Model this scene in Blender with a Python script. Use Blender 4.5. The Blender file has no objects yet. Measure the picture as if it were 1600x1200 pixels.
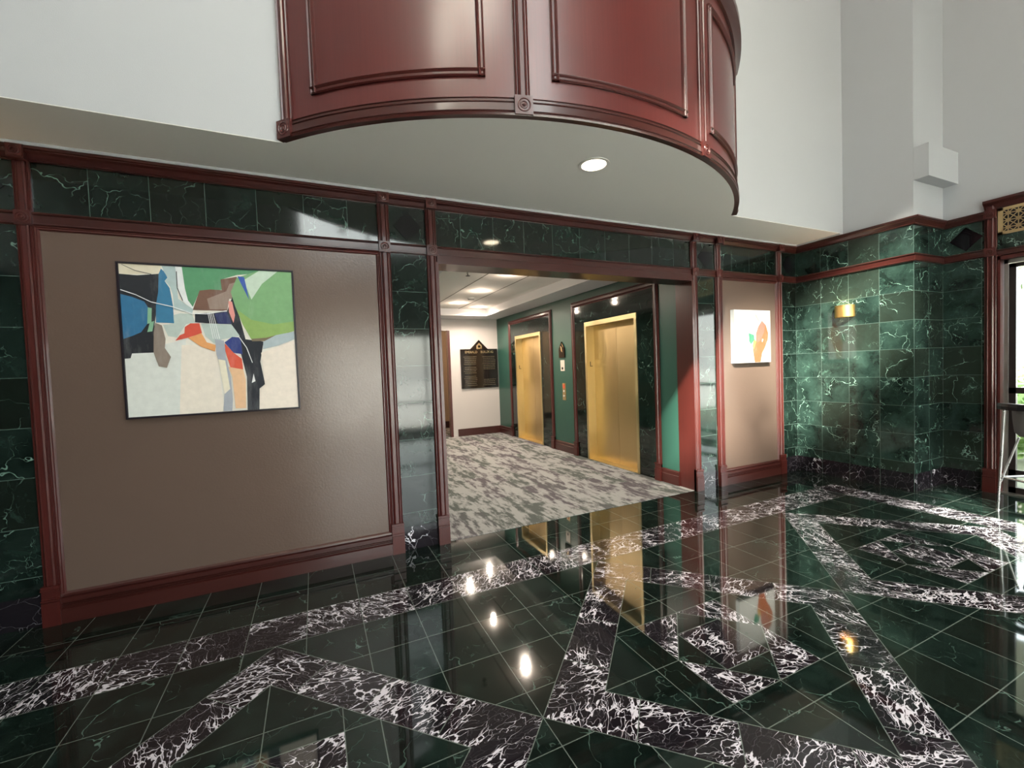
ART1= [((215, 218, 212), [(0.0, 0.416), (0.334, 0.51), (0.289, 0.0), (0.0, 0.0)]), ((232, 220, 205), [(0.307, 0.47), (0.503, 0.467), (0.531, 0.0), (0.272, 0.0)]), ((225, 212, 185), [(0.0, 1.0), (0.218, 1.0), (0.223, 0.946), (0.0, 0.929)]), ((38, 40, 46), [(0.0, 0.934), (0.092, 0.929), (0.207, 0.945), (0.195, 0.771), (0.168, 0.611), (0.154, 0.422), (0.039, 0.418), (0.03, 0.387), (0.0, 0.384)]), ((38, 118, 158), [(0.207, 0.945), (0.221, 0.98), (0.238, 0.961), (0.254, 0.922), (0.237, 0.899), (0.262, 0.853), (0.274, 0.733), (0.274, 0.617), (0.175, 0.621), (0.182, 0.741), (0.198, 0.821)]), ((30, 108, 152), [(0.0, 0.804), (0.06, 0.787), (0.121, 0.759), (0.144, 0.71), (0.129, 0.611), (0.094, 0.557), (0.046, 0.532), (0.0, 0.513)]), ((172, 192, 192), [(0.226, 0.998), (0.303, 1.0), (0.304, 0.784), (0.347, 0.744), (0.387, 0.715), (0.377, 0.682), (0.279, 0.713), (0.276, 0.813), (0.263, 0.863), (0.239, 0.899), (0.256, 0.922), (0.236, 0.961)]), ((182, 197, 190), [(0.273, 0.672), (0.311, 0.685), (0.377, 0.682), (0.392, 0.623), (0.34, 0.612), (0.285, 0.521), (0.236, 0.531), (0.212, 0.607), (0.274, 0.617)]), ((228, 230, 230), [(0.299, 1.0), (0.336, 0.998), (0.346, 0.856), (0.361, 0.77), (0.39, 0.735), (0.381, 0.717), (0.331, 0.764), (0.307, 0.844)]), ((82, 148, 104), [(0.336, 1.0), (0.797, 1.0), (0.745, 0.974), (0.653, 0.961), (0.562, 0.926), (0.558, 0.853), (0.428, 0.838), (0.384, 0.73), (0.359, 0.775), (0.346, 0.856)]), ((118, 82, 66), [(0.428, 0.843), (0.489, 0.853), (0.558, 0.851), (0.554, 0.925), (0.652, 0.949), (0.699, 0.794), (0.599, 0.792), (0.582, 0.706), (0.383, 0.709)]), ((150, 125, 112), [(0.468, 0.788), (0.584, 0.844), (0.605, 0.896), (0.669, 0.92), (0.699, 0.794), (0.599, 0.792), (0.582, 0.718), (0.481, 0.716)]), ((178, 193, 188), [(0.425, 0.618), (0.608, 0.613), (0.653, 0.531), (0.54, 0.506), (0.495, 0.478), (0.446, 0.53)]), ((32, 36, 46), [(0.394, 0.684), (0.581, 0.702), (0.618, 0.805), (0.645, 0.719), (0.684, 0.507), (0.796, 0.49), (0.768, 0.345), (0.79, 0.181), (0.753, 0.15), (0.745, 0.0), (0.671, 0.0), (0.679, 0.24), (0.651, 0.401), (0.599, 0.445), (0.649, 0.532), (0.603, 0.613), (0.459, 0.618), (0.391, 0.625)]), ((32, 42, 95), [(0.506, 0.684), (0.581, 0.702), (0.606, 0.617), (0.524, 0.616)]), ((30, 52, 128), [(0.555, 0.485), (0.603, 0.524), (0.653, 0.52), (0.66, 0.401), (0.606, 0.411)]), ((118, 168, 112), [(0.611, 0.839), (0.652, 0.942), (0.792, 1.0), (1.0, 1.0), (0.998, 0.566), (0.872, 0.531), (0.813, 0.499), (0.72, 0.505), (0.671, 0.614), (0.632, 0.74)]), ((138, 172, 86), [(0.64, 0.719), (0.728, 0.646), (0.867, 0.615), (0.998, 0.637), (0.998, 0.566), (0.814, 0.506), (0.72, 0.507), (0.671, 0.614)]), ((192, 212, 192), [(0.692, 0.926), (0.792, 0.998), (0.91, 1.0), (0.806, 0.905), (0.735, 0.79)]), ((122, 105, 80), [(0.721, 0.51), (0.814, 0.517), (0.879, 0.537), (0.823, 0.493), (0.724, 0.492)]), ((40, 82, 172), [(0.657, 0.953), (0.698, 0.948), (0.721, 0.788), (0.677, 0.899)]), ((165, 180, 186), [(0.794, 0.488), (0.877, 0.536), (1.0, 0.562), (0.997, 0.505), (0.888, 0.46), (0.789, 0.434)]), ((235, 220, 205), [(0.776, 0.409), (0.887, 0.451), (0.995, 0.496), (1.0, 0.0), (0.75, 0.002), (0.755, 0.15), (0.789, 0.175)]), ((215, 68, 38), [(0.333, 0.592), (0.365, 0.617), (0.416, 0.618), (0.428, 0.551), (0.343, 0.518), (0.275, 0.499), (0.302, 0.536), (0.328, 0.549)]), ((228, 155, 82), [(0.347, 0.518), (0.425, 0.551), (0.452, 0.487), (0.505, 0.467), (0.496, 0.423), (0.416, 0.458)]), ((222, 74, 38), [(0.556, 0.479), (0.606, 0.413), (0.654, 0.369), (0.659, 0.292), (0.583, 0.305), (0.558, 0.424)]), ((232, 184, 138), [(0.57, 0.313), (0.659, 0.292), (0.671, 0.219), (0.663, 0.015), (0.599, 0.017), (0.59, 0.244)]), ((160, 165, 176), [(0.501, 0.509), (0.553, 0.498), (0.56, 0.382), (0.581, 0.244), (0.586, 0.084), (0.578, 0.002), (0.524, 0.003), (0.538, 0.13), (0.521, 0.32), (0.504, 0.404)]), ((232, 222, 196), [(0.513, 0.368), (0.554, 0.359), (0.573, 0.157), (0.539, 0.124), (0.526, 0.246)]), ((138, 122, 110), [(0.173, 0.619), (0.208, 0.602), (0.223, 0.511), (0.216, 0.451), (0.246, 0.39), (0.22, 0.318), (0.177, 0.329), (0.154, 0.422), (0.161, 0.552)]), ((125, 178, 142), [(0.139, 0.72), (0.16, 0.715), (0.153, 0.619), (0.131, 0.611)]), ((125, 178, 142), [(0.145, 0.621), (0.169, 0.631), (0.155, 0.562), (0.128, 0.557)]), ((228, 140, 130), [(0.594, 0.776), (0.616, 0.771), (0.629, 0.677), (0.617, 0.622), (0.594, 0.697)]), ((235, 235, 235), [(0.722, 0.26), (0.731, 0.205), (0.707, 0.193)]), ((235, 235, 235), [(0.002, 0.829), (0.084, 0.797), (0.085, 0.802), (0.004, 0.834)]), ((235, 235, 235), [(0.083, 0.797), (0.159, 0.753), (0.161, 0.757), (0.085, 0.801)]), ((235, 235, 235), [(0.16, 0.753), (0.271, 0.725), (0.272, 0.73), (0.161, 0.758)]), ((235, 235, 235), [(0.271, 0.725), (0.376, 0.681), (0.378, 0.686), (0.273, 0.73)]), ((235, 235, 235), [(0.377, 0.681), (0.462, 0.68), (0.463, 0.686), (0.377, 0.686)]), ((235, 235, 235), [(0.463, 0.68), (0.582, 0.705), (0.581, 0.71), (0.462, 0.686)]), ((235, 235, 235), [(0.468, 0.691), (0.49, 0.511), (0.494, 0.511), (0.471, 0.692)]), ((235, 235, 235), [(0.477, 0.691), (0.503, 0.51), (0.506, 0.511), (0.481, 0.692)]), ((235, 235, 235), [(0.487, 0.691), (0.515, 0.51), (0.518, 0.511), (0.49, 0.692)]), ((235, 235, 235), [(0.497, 0.691), (0.527, 0.51), (0.531, 0.511), (0.5, 0.692)]), ((235, 235, 235), [(0.644, 0.522), (0.688, 0.442), (0.692, 0.445), (0.648, 0.525)]), ((235, 235, 235), [(0.687, 0.442), (0.717, 0.338), (0.721, 0.339), (0.692, 0.444)]), ((60, 60, 60), [(0.018, 0.992), (0.085, 0.956), (0.086, 0.96), (0.019, 0.995)]), ((60, 60, 60), [(0.085, 0.956), (0.17, 0.936), (0.171, 0.94), (0.086, 0.96)]), ((30, 30, 35), [(0.305, 0.964), (0.304, 0.854), (0.308, 0.854), (0.309, 0.965)]), ((30, 30, 35), [(0.304, 0.853), (0.33, 0.768), (0.334, 0.77), (0.308, 0.855)])]
ART2= [((158, 84, 46), [(0.76, 0.803), (0.87, 0.718), (0.933, 0.57), (0.924, 0.444), (0.835, 0.284), (0.755, 0.183), (0.706, 0.005), (0.542, 0.004), (0.505, 0.186), (0.491, 0.277), (0.585, 0.412), (0.586, 0.547), (0.65, 0.683)]), ((156, 92, 78), [(0.76, 0.803), (0.854, 0.73), (0.822, 0.593), (0.71, 0.411), (0.616, 0.389), (0.594, 0.547), (0.65, 0.683)]), ((172, 132, 66), [(0.531, 0.457), (0.592, 0.4), (0.521, 0.254), (0.479, 0.311)]), ((48, 120, 92), [(0.383, 0.564), (0.524, 0.531), (0.542, 0.435), (0.445, 0.347), (0.397, 0.402)]), ((165, 145, 110), [(0.559, 0.92), (0.597, 0.909), (0.682, 0.797), (0.666, 0.785)]), ((180, 170, 160), [(0.757, 0.456), (0.792, 0.445), (0.765, 0.388), (0.741, 0.399)])]
SKY, SUN, HIGH, EXPO, HALL = 12., 32., 90., 0.22, 95.
import bpy, math, random
from mathutils import Vector, Matrix
random.seed(7)
T = .305                      # wall and floor tile
COL = bpy.context.scene.collection
PI = math.pi

# ------------------------------------------------------------------ helpers
class MB:
    def __init__(s): s.v = []; s.f = []; s.m = []; s.sm = []
    def add(s, vs, fs, mi=0, smooth=False):
        b = len(s.v); s.v += [tuple(p) for p in vs]
        for f in fs: s.f.append([b + i for i in f]); s.m.append(mi); s.sm.append(smooth)
    def box(s, x0, x1, y0, y1, z0, z1, mi=0):
        x0, x1 = min(x0, x1), max(x0, x1); y0, y1 = min(y0, y1), max(y0, y1); z0, z1 = min(z0, z1), max(z0, z1)
        vs = [(x, y, z) for x in (x0, x1) for y in (y0, y1) for z in (z0, z1)]
        s.add(vs, [(0,1,3,2),(4,6,7,5),(0,4,5,1),(2,3,7,6),(0,2,6,4),(1,5,7,3)], mi)
        return s
    def prism(s, pts, n, d, mi=0):
        """polygon pts (3d, planar) extruded along n*d"""
        n = Vector(n); k = len(pts); vs = [Vector(p) for p in pts] + [Vector(p) + n * d for p in pts]
        s.add(vs, [tuple(range(k))[::-1], tuple(range(k, 2*k))] + [(i, (i+1) % k, k+(i+1) % k, k+i) for i in range(k)], mi)
        return s
    def sweep(s, path, F, prof, closed=False, mi=0, smooth=False, cap=True):
        """path: 3d points; F fixed axis; prof: (m,f) offsets; m runs along dir x F, mitred"""
        P = [Vector(p) for p in path]; F = Vector(F).normalized(); n = len(P); k = len(prof)
        vs = []
        for i in range(n):
            a = (P[i] - P[i-1]) if (i > 0 or closed) else None
            b = (P[(i+1) % n] - P[i]) if (i < n-1 or closed) else None
            ma = a.normalized().cross(F) if a else None; mb = b.normalized().cross(F) if b else None
            if ma is None: M = mb
            elif mb is None: M = ma
            else:
                M = (ma + mb); M = M / max(1e-6, M.length_squared) * 2
            for (m, f) in prof: vs.append(P[i] + M*m + F*f)
        fs = []
        for i in range(n if closed else n-1):
            j = (i+1) % n
            for q in range(k):
                r = (q+1) % k
                fs.append((i*k+q, j*k+q, j*k+r, i*k+r))
        if cap and not closed:
            fs.append(tuple(range(k))[::-1]); fs.append(tuple((n-1)*k + q for q in range(k)))
        s.add(vs, fs, mi, smooth); return s
    def tube(s, a, b, r0, r1=None, seg=12, mi=0, caps=True):
        a, b = Vector(a), Vector(b); r1 = r0 if r1 is None else r1
        d = (b-a).normalized(); u = d.orthogonal().normalized(); w = d.cross(u)
        vs = []
        for p, r in ((a, r0), (b, r1)):
            for i in range(seg):
                t = 2*PI*i/seg; vs.append(p + u*math.cos(t)*r + w*math.sin(t)*r)
        s.add(vs, [(i, (i+1) % seg, seg+(i+1) % seg, seg+i) for i in range(seg)], mi, True)
        if caps: s.add(vs, [tuple(range(seg))[::-1], tuple(range(seg, 2*seg))], mi)
        return s
    def lathe(s, c, axis, prof, seg=32, mi=0, a0=0, a1=2*PI, smooth=True, ref=None):
        """prof: (r,h) along axis from c"""
        c = Vector(c); ax = Vector(axis).normalized(); u = Vector(ref).normalized() if ref else ax.orthogonal().normalized(); w = ax.cross(u)
        full = abs(a1-a0-2*PI) < 1e-6; k = len(prof); n = seg if full else seg+1
        vs = []
        for i in range(n):
            t = a0 + (a1-a0)*i/seg
            for r, h in prof: vs.append(c + ax*h + (u*math.cos(t)+w*math.sin(t))*r)
        fs = []
        for i in range(seg):
            j = (i+1) % n
            for q in range(k-1): fs.append((i*k+q, j*k+q, j*k+q+1, i*k+q+1))
        s.add(vs, fs, mi, smooth); return s
    def build(s, name, mats, parent=None):
        me = bpy.data.meshes.new(name); me.from_pydata(s.v, [], s.f)
        mats = mats if isinstance(mats, (list, tuple)) else [mats]
        for m in mats: me.materials.append(m)
        me.polygons.foreach_set('material_index', s.m); me.polygons.foreach_set('use_smooth', s.sm)
        me.update()
        if any(s.sm): me.set_sharp_from_angle(angle=math.radians(38))
        o = bpy.data.objects.new(name, me); COL.objects.link(o)
        if parent is not None:
            o.parent = parent; o.matrix_parent_inverse = Matrix.Translation(-parent.location)
        return o
def fixn(o):
    import bmesh
    bm = bmesh.new(); bm.from_mesh(o.data); bmesh.ops.recalc_face_normals(bm, faces=bm.faces); bm.to_mesh(o.data); bm.free(); return o
def empty(name, loc=(0, 0, 0)):
    o = bpy.data.objects.new(name, None); COL.objects.link(o); o.location = loc; o.empty_display_size = .1; return o
def tag(o, label=None, cat=None, group=None, kind=None):
    if label: o['label'] = label
    if cat: o['category'] = cat
    if group: o['group'] = group
    if kind: o['kind'] = kind
    return o
def struct(o): o['kind'] = 'structure'; return o

# ------------------------------------------------------------------ materials
def newmat(name):
    m = bpy.data.materials.new(name); m.use_nodes = True; nt = m.node_tree; nt.nodes.clear()
    out = nt.nodes.new('ShaderNodeOutputMaterial'); b = nt.nodes.new('ShaderNodeBsdfPrincipled')
    nt.links.new(b.outputs[0], out.inputs[0]); return m, nt, b
class G:
    """tiny node-graph writer"""
    def __init__(s, nt): s.nt = nt
    def n(s, t, **k):
        x = s.nt.nodes.new(t)
        for a, v in k.items(): setattr(x, a, v)
        return x
    def put(s, sock, v):
        if isinstance(v, (int, float)): sock.default_value = v
        elif isinstance(v, (tuple, list)): sock.default_value = tuple(v) if len(v) != 3 or sock.type != 'RGBA' else (*v, 1)
        else: s.nt.links.new(v, sock)
    def m(s, op, a, b=0., c=None):
        x = s.n('ShaderNodeMath', operation=op); s.put(x.inputs[0], a); s.put(x.inputs[1], b)
        if c is not None: s.put(x.inputs[2], c)
        return x.outputs[0]
    def vm(s, op, a, b=None, scale=None):
        x = s.n('ShaderNodeVectorMath', operation=op); s.put(x.inputs[0], a)
        if b is not None: s.put(x.inputs[1], b)
        if scale is not None: s.put(x.inputs['Scale'], scale)
        return x.outputs['Value'] if op in ('LENGTH', 'DOT_PRODUCT', 'DISTANCE') else x.outputs[0]
    def mix(s, f, a, b):
        x = s.n('ShaderNodeMix', data_type='RGBA'); s.put(x.inputs[0], f); s.put(x.inputs[6], a); s.put(x.inputs[7], b); return x.outputs[2]
    def mr(s, v, a, b, c=0., d=1.):
        x = s.n('ShaderNodeMapRange'); s.put(x.inputs[0], v)
        for i, q in enumerate((a, b, c, d)): x.inputs[1+i].default_value = q
        return x.outputs[0]
    def noise(s, v, sc, det=3., rough=.5):
        x = s.n('ShaderNodeTexNoise'); s.put(x.inputs['Vector'], v); x.inputs['Scale'].default_value = sc
        x.inputs['Detail'].default_value = det; x.inputs['Roughness'].default_value = rough; return x
    def edge(s, v, sc, rnd=1.):
        x = s.n('ShaderNodeTexVoronoi', feature='DISTANCE_TO_EDGE'); s.put(x.inputs['Vector'], v); x.inputs['Scale'].default_value = sc
        x.inputs['Randomness'].default_value = rnd; return x.outputs['Distance']
    def coord(s): return s.n('ShaderNodeTexCoord').outputs['Object']
    def sep(s, v):
        x = s.n('ShaderNodeSeparateXYZ'); s.put(x.inputs[0], v); return x.outputs
    def comb(s, x_, y_, z_):
        x = s.n('ShaderNodeCombineXYZ'); s.put(x.inputs[0], x_); s.put(x.inputs[1], y_); s.put(x.inputs[2], z_); return x.outputs[0]

def tilecoords(g, P, idx, amt=13.):
    wn = g.n('ShaderNodeTexWhiteNoise', noise_dimensions='3D'); g.put(wn.inputs['Vector'], idx)
    return g.vm('ADD', P, g.vm('SCALE', wn.outputs['Color'], scale=amt)), wn.outputs['Value']
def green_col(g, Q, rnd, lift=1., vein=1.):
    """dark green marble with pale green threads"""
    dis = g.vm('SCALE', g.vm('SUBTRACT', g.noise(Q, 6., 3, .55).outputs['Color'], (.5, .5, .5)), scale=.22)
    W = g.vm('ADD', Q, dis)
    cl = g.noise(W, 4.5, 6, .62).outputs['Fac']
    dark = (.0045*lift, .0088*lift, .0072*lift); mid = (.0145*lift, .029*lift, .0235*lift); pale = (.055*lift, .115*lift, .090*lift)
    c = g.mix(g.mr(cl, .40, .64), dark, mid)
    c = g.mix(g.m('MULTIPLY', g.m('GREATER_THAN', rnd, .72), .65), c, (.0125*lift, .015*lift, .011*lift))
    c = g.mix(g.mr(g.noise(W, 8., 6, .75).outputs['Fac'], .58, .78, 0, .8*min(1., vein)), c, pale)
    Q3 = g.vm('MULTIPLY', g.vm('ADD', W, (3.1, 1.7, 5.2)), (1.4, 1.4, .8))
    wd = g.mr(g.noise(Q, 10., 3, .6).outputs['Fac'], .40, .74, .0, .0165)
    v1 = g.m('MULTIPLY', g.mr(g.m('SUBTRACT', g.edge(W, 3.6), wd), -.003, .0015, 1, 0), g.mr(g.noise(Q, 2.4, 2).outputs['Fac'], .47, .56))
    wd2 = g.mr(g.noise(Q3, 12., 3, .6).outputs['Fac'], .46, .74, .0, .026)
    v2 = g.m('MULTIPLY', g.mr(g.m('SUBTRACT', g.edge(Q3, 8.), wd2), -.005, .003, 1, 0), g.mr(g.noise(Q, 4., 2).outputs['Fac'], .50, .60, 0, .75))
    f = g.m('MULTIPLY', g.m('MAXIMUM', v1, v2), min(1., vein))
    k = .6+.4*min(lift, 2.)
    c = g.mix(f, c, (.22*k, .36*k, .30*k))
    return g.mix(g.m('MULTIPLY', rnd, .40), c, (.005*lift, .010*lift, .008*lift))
def black_col(g, Q, rnd, few=0., axis=(0, 0, 1)):
    """near-black marble with a crackled net of white veins"""
    ro = g.n('ShaderNodeVectorRotate', rotation_type='AXIS_ANGLE'); g.put(ro.inputs['Vector'], Q); ro.inputs['Axis'].default_value = axis
    g.put(ro.inputs['Angle'], g.m('MULTIPLY', rnd, 6.283))
    Q2 = g.vm('MULTIPLY', ro.outputs[0], (.72, 1.5, 1.))
    dis = g.vm('SCALE', g.vm('SUBTRACT', g.noise(Q2, 9., 3, .55).outputs['Color'], (.5, .5, .5)), scale=.15)
    W = g.vm('ADD', Q2, dis)
    dens = g.noise(Q, 3.0, 2).outputs['Fac']
    w1 = g.m('MULTIPLY', g.mr(g.noise(Q2, 14., 3, .6).outputs['Fac'], .36, .72, .004, .066), g.mr(dens, .36+few, .52+few))
    v1 = g.mr(g.m('SUBTRACT', g.edge(W, 10.), w1), -.012, .006, 1, 0)
    W2 = g.vm('ADD', W, (4.1, 2.7, 1.2))
    w2 = g.m('MULTIPLY', g.mr(g.noise(W2, 11., 3, .6).outputs['Fac'], .40, .70, .0, .10), g.mr(dens, .40+few, .58+few))
    v2 = g.mr(g.m('SUBTRACT', g.edge(W2, 25.), w2), -.02, .008, .95, 0)
    f = g.m('MAXIMUM', v1, g.m('MULTIPLY', v2, 0. if few else 1.))
    base = g.mix(g.noise(W, 5., 4).outputs['Fac'], (.006, .005, .007), (.021, .017, .022))
    return g.mix(f, base, (.74, .71, .78))
def polish(b, rough=.05, ior=1.55):
    b.inputs['Roughness'].default_value = rough; b.inputs['IOR'].default_value = ior

def wall_marble(name, axis, kind='green', lift=1., grid=True, phase=0.):
    m, nt, b = newmat(name); g = G(nt); P = g.coord(); s = g.sep(P)
    if axis == 'y': u = g.m('DIVIDE', g.m('SUBTRACT', s[0], phase), T)
    else: u = g.m('DIVIDE', g.m('SUBTRACT', s[1], phase), T)
    v = g.m('MINIMUM', g.m('DIVIDE', s[2], T), 8.5)
    iu, iv = g.m('FLOOR', u), g.m('FLOOR', v)
    Q, r = tilecoords(g, P, g.comb(iu, iv, 3.3))
    c = green_col(g, Q, r, lift, .7 if lift < 1 else 1.) if kind == 'green' else black_col(g, Q, r, .17, (0, 1, 0) if axis == 'y' else (1, 0, 0))
    if grid:
        def ln(x): return g.m('ABSOLUTE', g.m('SUBTRACT', g.m('FRACT', g.m('ADD', x, .5)), .5))
        d = g.m('MINIMUM', ln(u), ln(v)) if kind == 'green' else ln(u)
        c = g.mix(g.m('MULTIPLY', g.m('LESS_THAN', d, .0065), .6), c, (.12, .18, .16))
    g.put(b.inputs['Base Color'], c); polish(b, .07); return m

def floor_marble():
    m, nt, b = newmat('floor_marble'); g = G(nt); P = g.coord(); s = g.sep(P)
    u = g.m('DIVIDE', s[0], T); v = g.m('DIVIDE', s[1], .311)
    AB = lambda x: g.m('ABSOLUTE', x)
    def rep(x, c, p): return g.m('SUBTRACT', g.m('MODULO', g.m('ADD', g.m('SUBTRACT', x, c - p/2.), 70.), p), p/2.)
    du, dv = rep(u, -5.72, 7.), rep(v, -6.5, 7.)
    au, av = AB(du), AB(dv); dia = g.m('ADD', au, av); sq = g.m('MAXIMUM', au, av)
    lt = lambda a, b_: g.m('LESS_THAN', a, b_); gt = lambda a, b_: g.m('GREATER_THAN', a, b_)
    AND = lambda *a: a[0] if len(a) == 1 else g.m('MULTIPLY', a[0], AND(*a[1:]))
    OR = lambda *a: a[0] if len(a) == 1 else g.m('MAXIMUM', a[0], OR(*a[1:]))
    field = AND(lt(u, -2.25), lt(v, -3.))
    ring = AND(gt(dia, 2.45), lt(dia, 3.5))
    centre = lt(sq, .5); corner = AND(lt(sq, 1.), gt(dia, 1.))
    stripe = OR(AND(lt(v, -2.), gt(v, -3.), lt(u, -1.25)), AND(gt(u, -2.25), lt(u, -1.25), lt(v, -2.)))
    white = OR(stripe, AND(field, OR(ring, centre, corner)))
    inside = AND(field, lt(dia, 3.5))
    inner = AND(field, lt(dia, 2.45))
    # grout lines
    w = .0068
    near = lambda x, c: lt(AB(g.m('SUBTRACT', x, c)), w)
    fr = lambda x: AB(g.m('SUBTRACT', g.m('FRACT', g.m('ADD', x, .5)), .5))
    gu = lt(fr(g.m('SUBTRACT', u, .78-1.)), w); gv = lt(fr(v), w)       # grid, joints at u = -1.22, -2.22, ...
    grid = AND(OR(gu, gv), g.m('SUBTRACT', 1., inside))
    e1 = lt(AB(g.m('SUBTRACT', dia, 2.45)), w*1.4); e2 = lt(AB(g.m('SUBTRACT', dia, 3.5)), w*1.4)
    cross = AND(field, ring, lt(fr(g.m('DIVIDE', g.m('SUBTRACT', au, av), 1.75)), w*.8))
    ins = AND(inner, OR(near(au, 1.47), near(av, 1.47), AND(lt(au, w), gt(av, 1.)), AND(lt(av, w), gt(au, 1.)),
              AND(near(au, 1.), lt(av, 1.47)), AND(near(av, 1.), lt(au, 1.47)), AND(lt(AB(g.m('SUBTRACT', dia, 1.)), w*1.4), lt(sq, 1.)),
              AND(near(au, .5), lt(av, .5)), AND(near(av, .5), lt(au, .5))))
    grout = OR(grid, AND(field, OR(e1, e2)), cross, ins)
    # random identity of each piece
    iu = g.m('FLOOR', g.m('SUBTRACT', u, .78-1.)); iv = g.m('FLOOR', v)
    iu2 = g.m('ADD', g.m('FLOOR', g.m('DIVIDE', g.m('SUBTRACT', au, av), 1.75)), g.m('MULTIPLY', g.m('SIGN', du), 11.))
    iv2 = g.m('MULTIPLY', g.m('SIGN', dv), 5.)
    dcell = g.m('FLOOR', g.m('DIVIDE', g.m('SUBTRACT', u, -5.72 - 3.5), 7.))
    isr = AND(field, ring)
    X = g.m('ADD', g.m('MULTIPLY', isr, iu2), g.m('MULTIPLY', g.m('SUBTRACT', 1., isr), iu))
    Y = g.m('ADD', g.m('MULTIPLY', isr, g.m('ADD', iv2, g.m('MULTIPLY', dcell, 31.))), g.m('MULTIPLY', g.m('SUBTRACT', 1., isr), iv))
    Q, r = tilecoords(g, P, g.comb(X, Y, g.m('ADD', g.m('MULTIPLY', white, 7.), 1.5)))
    c = g.mix(white, green_col(g, Q, r, .9, .42), black_col(g, Q, r))
    c = g.mix(g.m('MULTIPLY', grout, .85), c, (.16, .19, .17))
    g.put(b.inputs['Base Color'], c)
    rgh = g.mr(g.noise(P, 3., 3).outputs['Fac'], .3, .7, .025, .06); g.put(b.inputs['Roughness'], rgh)
    b.inputs['IOR'].default_value = 1.62
    return m

def paint(name, col, rough=.6, bump=.0, var=.04, spec=.5, bscale=220.):
    m, nt, b = newmat(name); g = G(nt); P = g.coord()
    n = g.noise(P, 1.3, 3).outputs['Fac']
    c = g.mix(n, tuple(x*(1-var) for x in col), tuple(min(1, x*(1+var)) for x in col))
    g.put(b.inputs['Base Color'], c); b.inputs['Roughness'].default_value = rough; b.inputs['Specular IOR Level'].default_value = spec
    if bump:
        bp = g.n('ShaderNodeBump'); bp.inputs['Strength'].default_value = bump; bp.inputs['Distance'].default_value = .002
        g.put(bp.inputs['Height'], g.noise(P, bscale, 2).outputs['Fac']); nt.links.new(bp.outputs[0], b.inputs['Normal'])
    return m
def wood(name, a, b_, rough=.18, coat=.6, horiz=False):
    m, nt, b = newmat(name); g = G(nt); P = g.coord()
    mp = g.n('ShaderNodeMapping'); g.put(mp.inputs[0], P); mp.inputs['Scale'].default_value = (3, 3, 60) if horiz else (60, 60, 1.6)
    n = g.noise(mp.outputs[0], 1., 4, .65).outputs['Fac']
    n2 = g.noise(P, 2.2, 3).outputs['Fac']
    c = g.mix(g.m('MULTIPLY', g.m('ADD', n, n2), .5), a, b_)
    g.put(b.inputs['Base Color'], c); b.inputs['Roughness'].default_value = rough
    b.inputs['Coat Weight'].default_value = coat; b.inputs['Coat Roughness'].default_value = .08
    return m
def metal(name, col, rough=.25, brushed=False):
    m, nt, b = newmat(name); g = G(nt); P = g.coord()
    b.inputs['Metallic'].default_value = 1.
    mp = g.n('ShaderNodeMapping'); g.put(mp.inputs[0], P); mp.inputs['Scale'].default_value = (300, 300, 2) if brushed else (1, 1, 1)
    n = g.noise(mp.outputs[0], 1. if brushed else 6., 3).outputs['Fac']
    g.put(b.inputs['Base Color'], g.mix(n, tuple(x*.86 for x in col), col))
    g.put(b.inputs['Roughness'], g.mr(n, .3, .7, rough*.8, rough*1.25))
    return m
def emit(name, col, st):
    m, nt, b = newmat(name); b.inputs['Base Color'].default_value = (*col, 1)
    b.inputs['Emission Color'].default_value = (*col, 1); b.inputs['Emission Strength'].default_value = st; return m
def flat(name, col, rough=.6, spec=.3):
    m, nt, b = newmat(name); g = G(nt); P = g.coord()
    n = g.noise(P, 25., 3, .6).outputs['Fac']
    gr = sum(col)/3; col = tuple(x*.86+gr*.14 for x in col)
    mp = g.n('ShaderNodeMapping'); g.put(mp.inputs[0], P); mp.inputs['Scale'].default_value = (14, 14, 3.5)
    n3 = g.noise(mp.outputs[0], 1., 5, .65).outputs['Fac']
    cc = g.mix(n, tuple(x*.84 for x in col), tuple(min(1., x*1.1) for x in col))
    g.put(b.inputs['Base Color'], g.mix(g.mr(n3, .52, .72, 0, .4), cc, tuple(min(1., x*.75+.16) for x in col)))
    b.inputs['Roughness'].default_value = rough; b.inputs['Specular IOR Level'].default_value = spec; return m
def srgb(c): return tuple(((x/255+.055)/1.055)**2.4 if x > 10 else x/255/12.92 for x in c)

M = {}
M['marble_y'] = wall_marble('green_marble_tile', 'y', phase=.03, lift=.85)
M['marble_x'] = wall_marble('green_marble_tile_side', 'x', phase=0., lift=2.0)  # same marble as the main wall, sunlit brightness put into its colour
M['marble_y2'] = wall_marble('green_marble_tile_column', 'y', phase=0., lift=1.5)  # same marble again, its colour brightened less than the side wall
M['marble_hall'] = wall_marble('dark_marble_slab', 'x', phase=.1, lift=.7, grid=False)
M['base_y'] = wall_marble('black_marble_base', 'y', 'black', phase=.03)
M['base_x'] = wall_marble('black_marble_base_side', 'x', 'black', phase=0.)
M['inlay'] = paint('black_polished_inlay', (.006, .005, .007), .06, var=.1)
M['floor'] = floor_marble()
M['white'] = paint('white_wall_paint', (.425, .438, .452), .75, .25, .015)
M['soffit'] = paint('soffit_paint', (.84, .83, .79), .8, 0, .01)
M['hallborder'] = paint('hall_border_paint', (.74, .73, .75), .6, .1, .01)
M['hallwhite'] = paint('hall_white_paint', (.52, .475, .45), .6, .1, .01)
M['ceiltile'] = paint('hall_ceiling_paint', (.88, .85, .82), .8, .1, .02)
M['groove'] = paint('groove_grey', (.15, .14, .13), .8)
M['brown'] = paint('brown_wall_paint', (.122, .083, .066), .21, .3, .03, .5, 90.)
M['green'] = paint('hall_green_paint', (.026, .085, .064), .36, .1, .03)
M['wood'] = wood('mahogany', (.028, .0055, .005), (.098, .017, .013), .33, .22)
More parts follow.
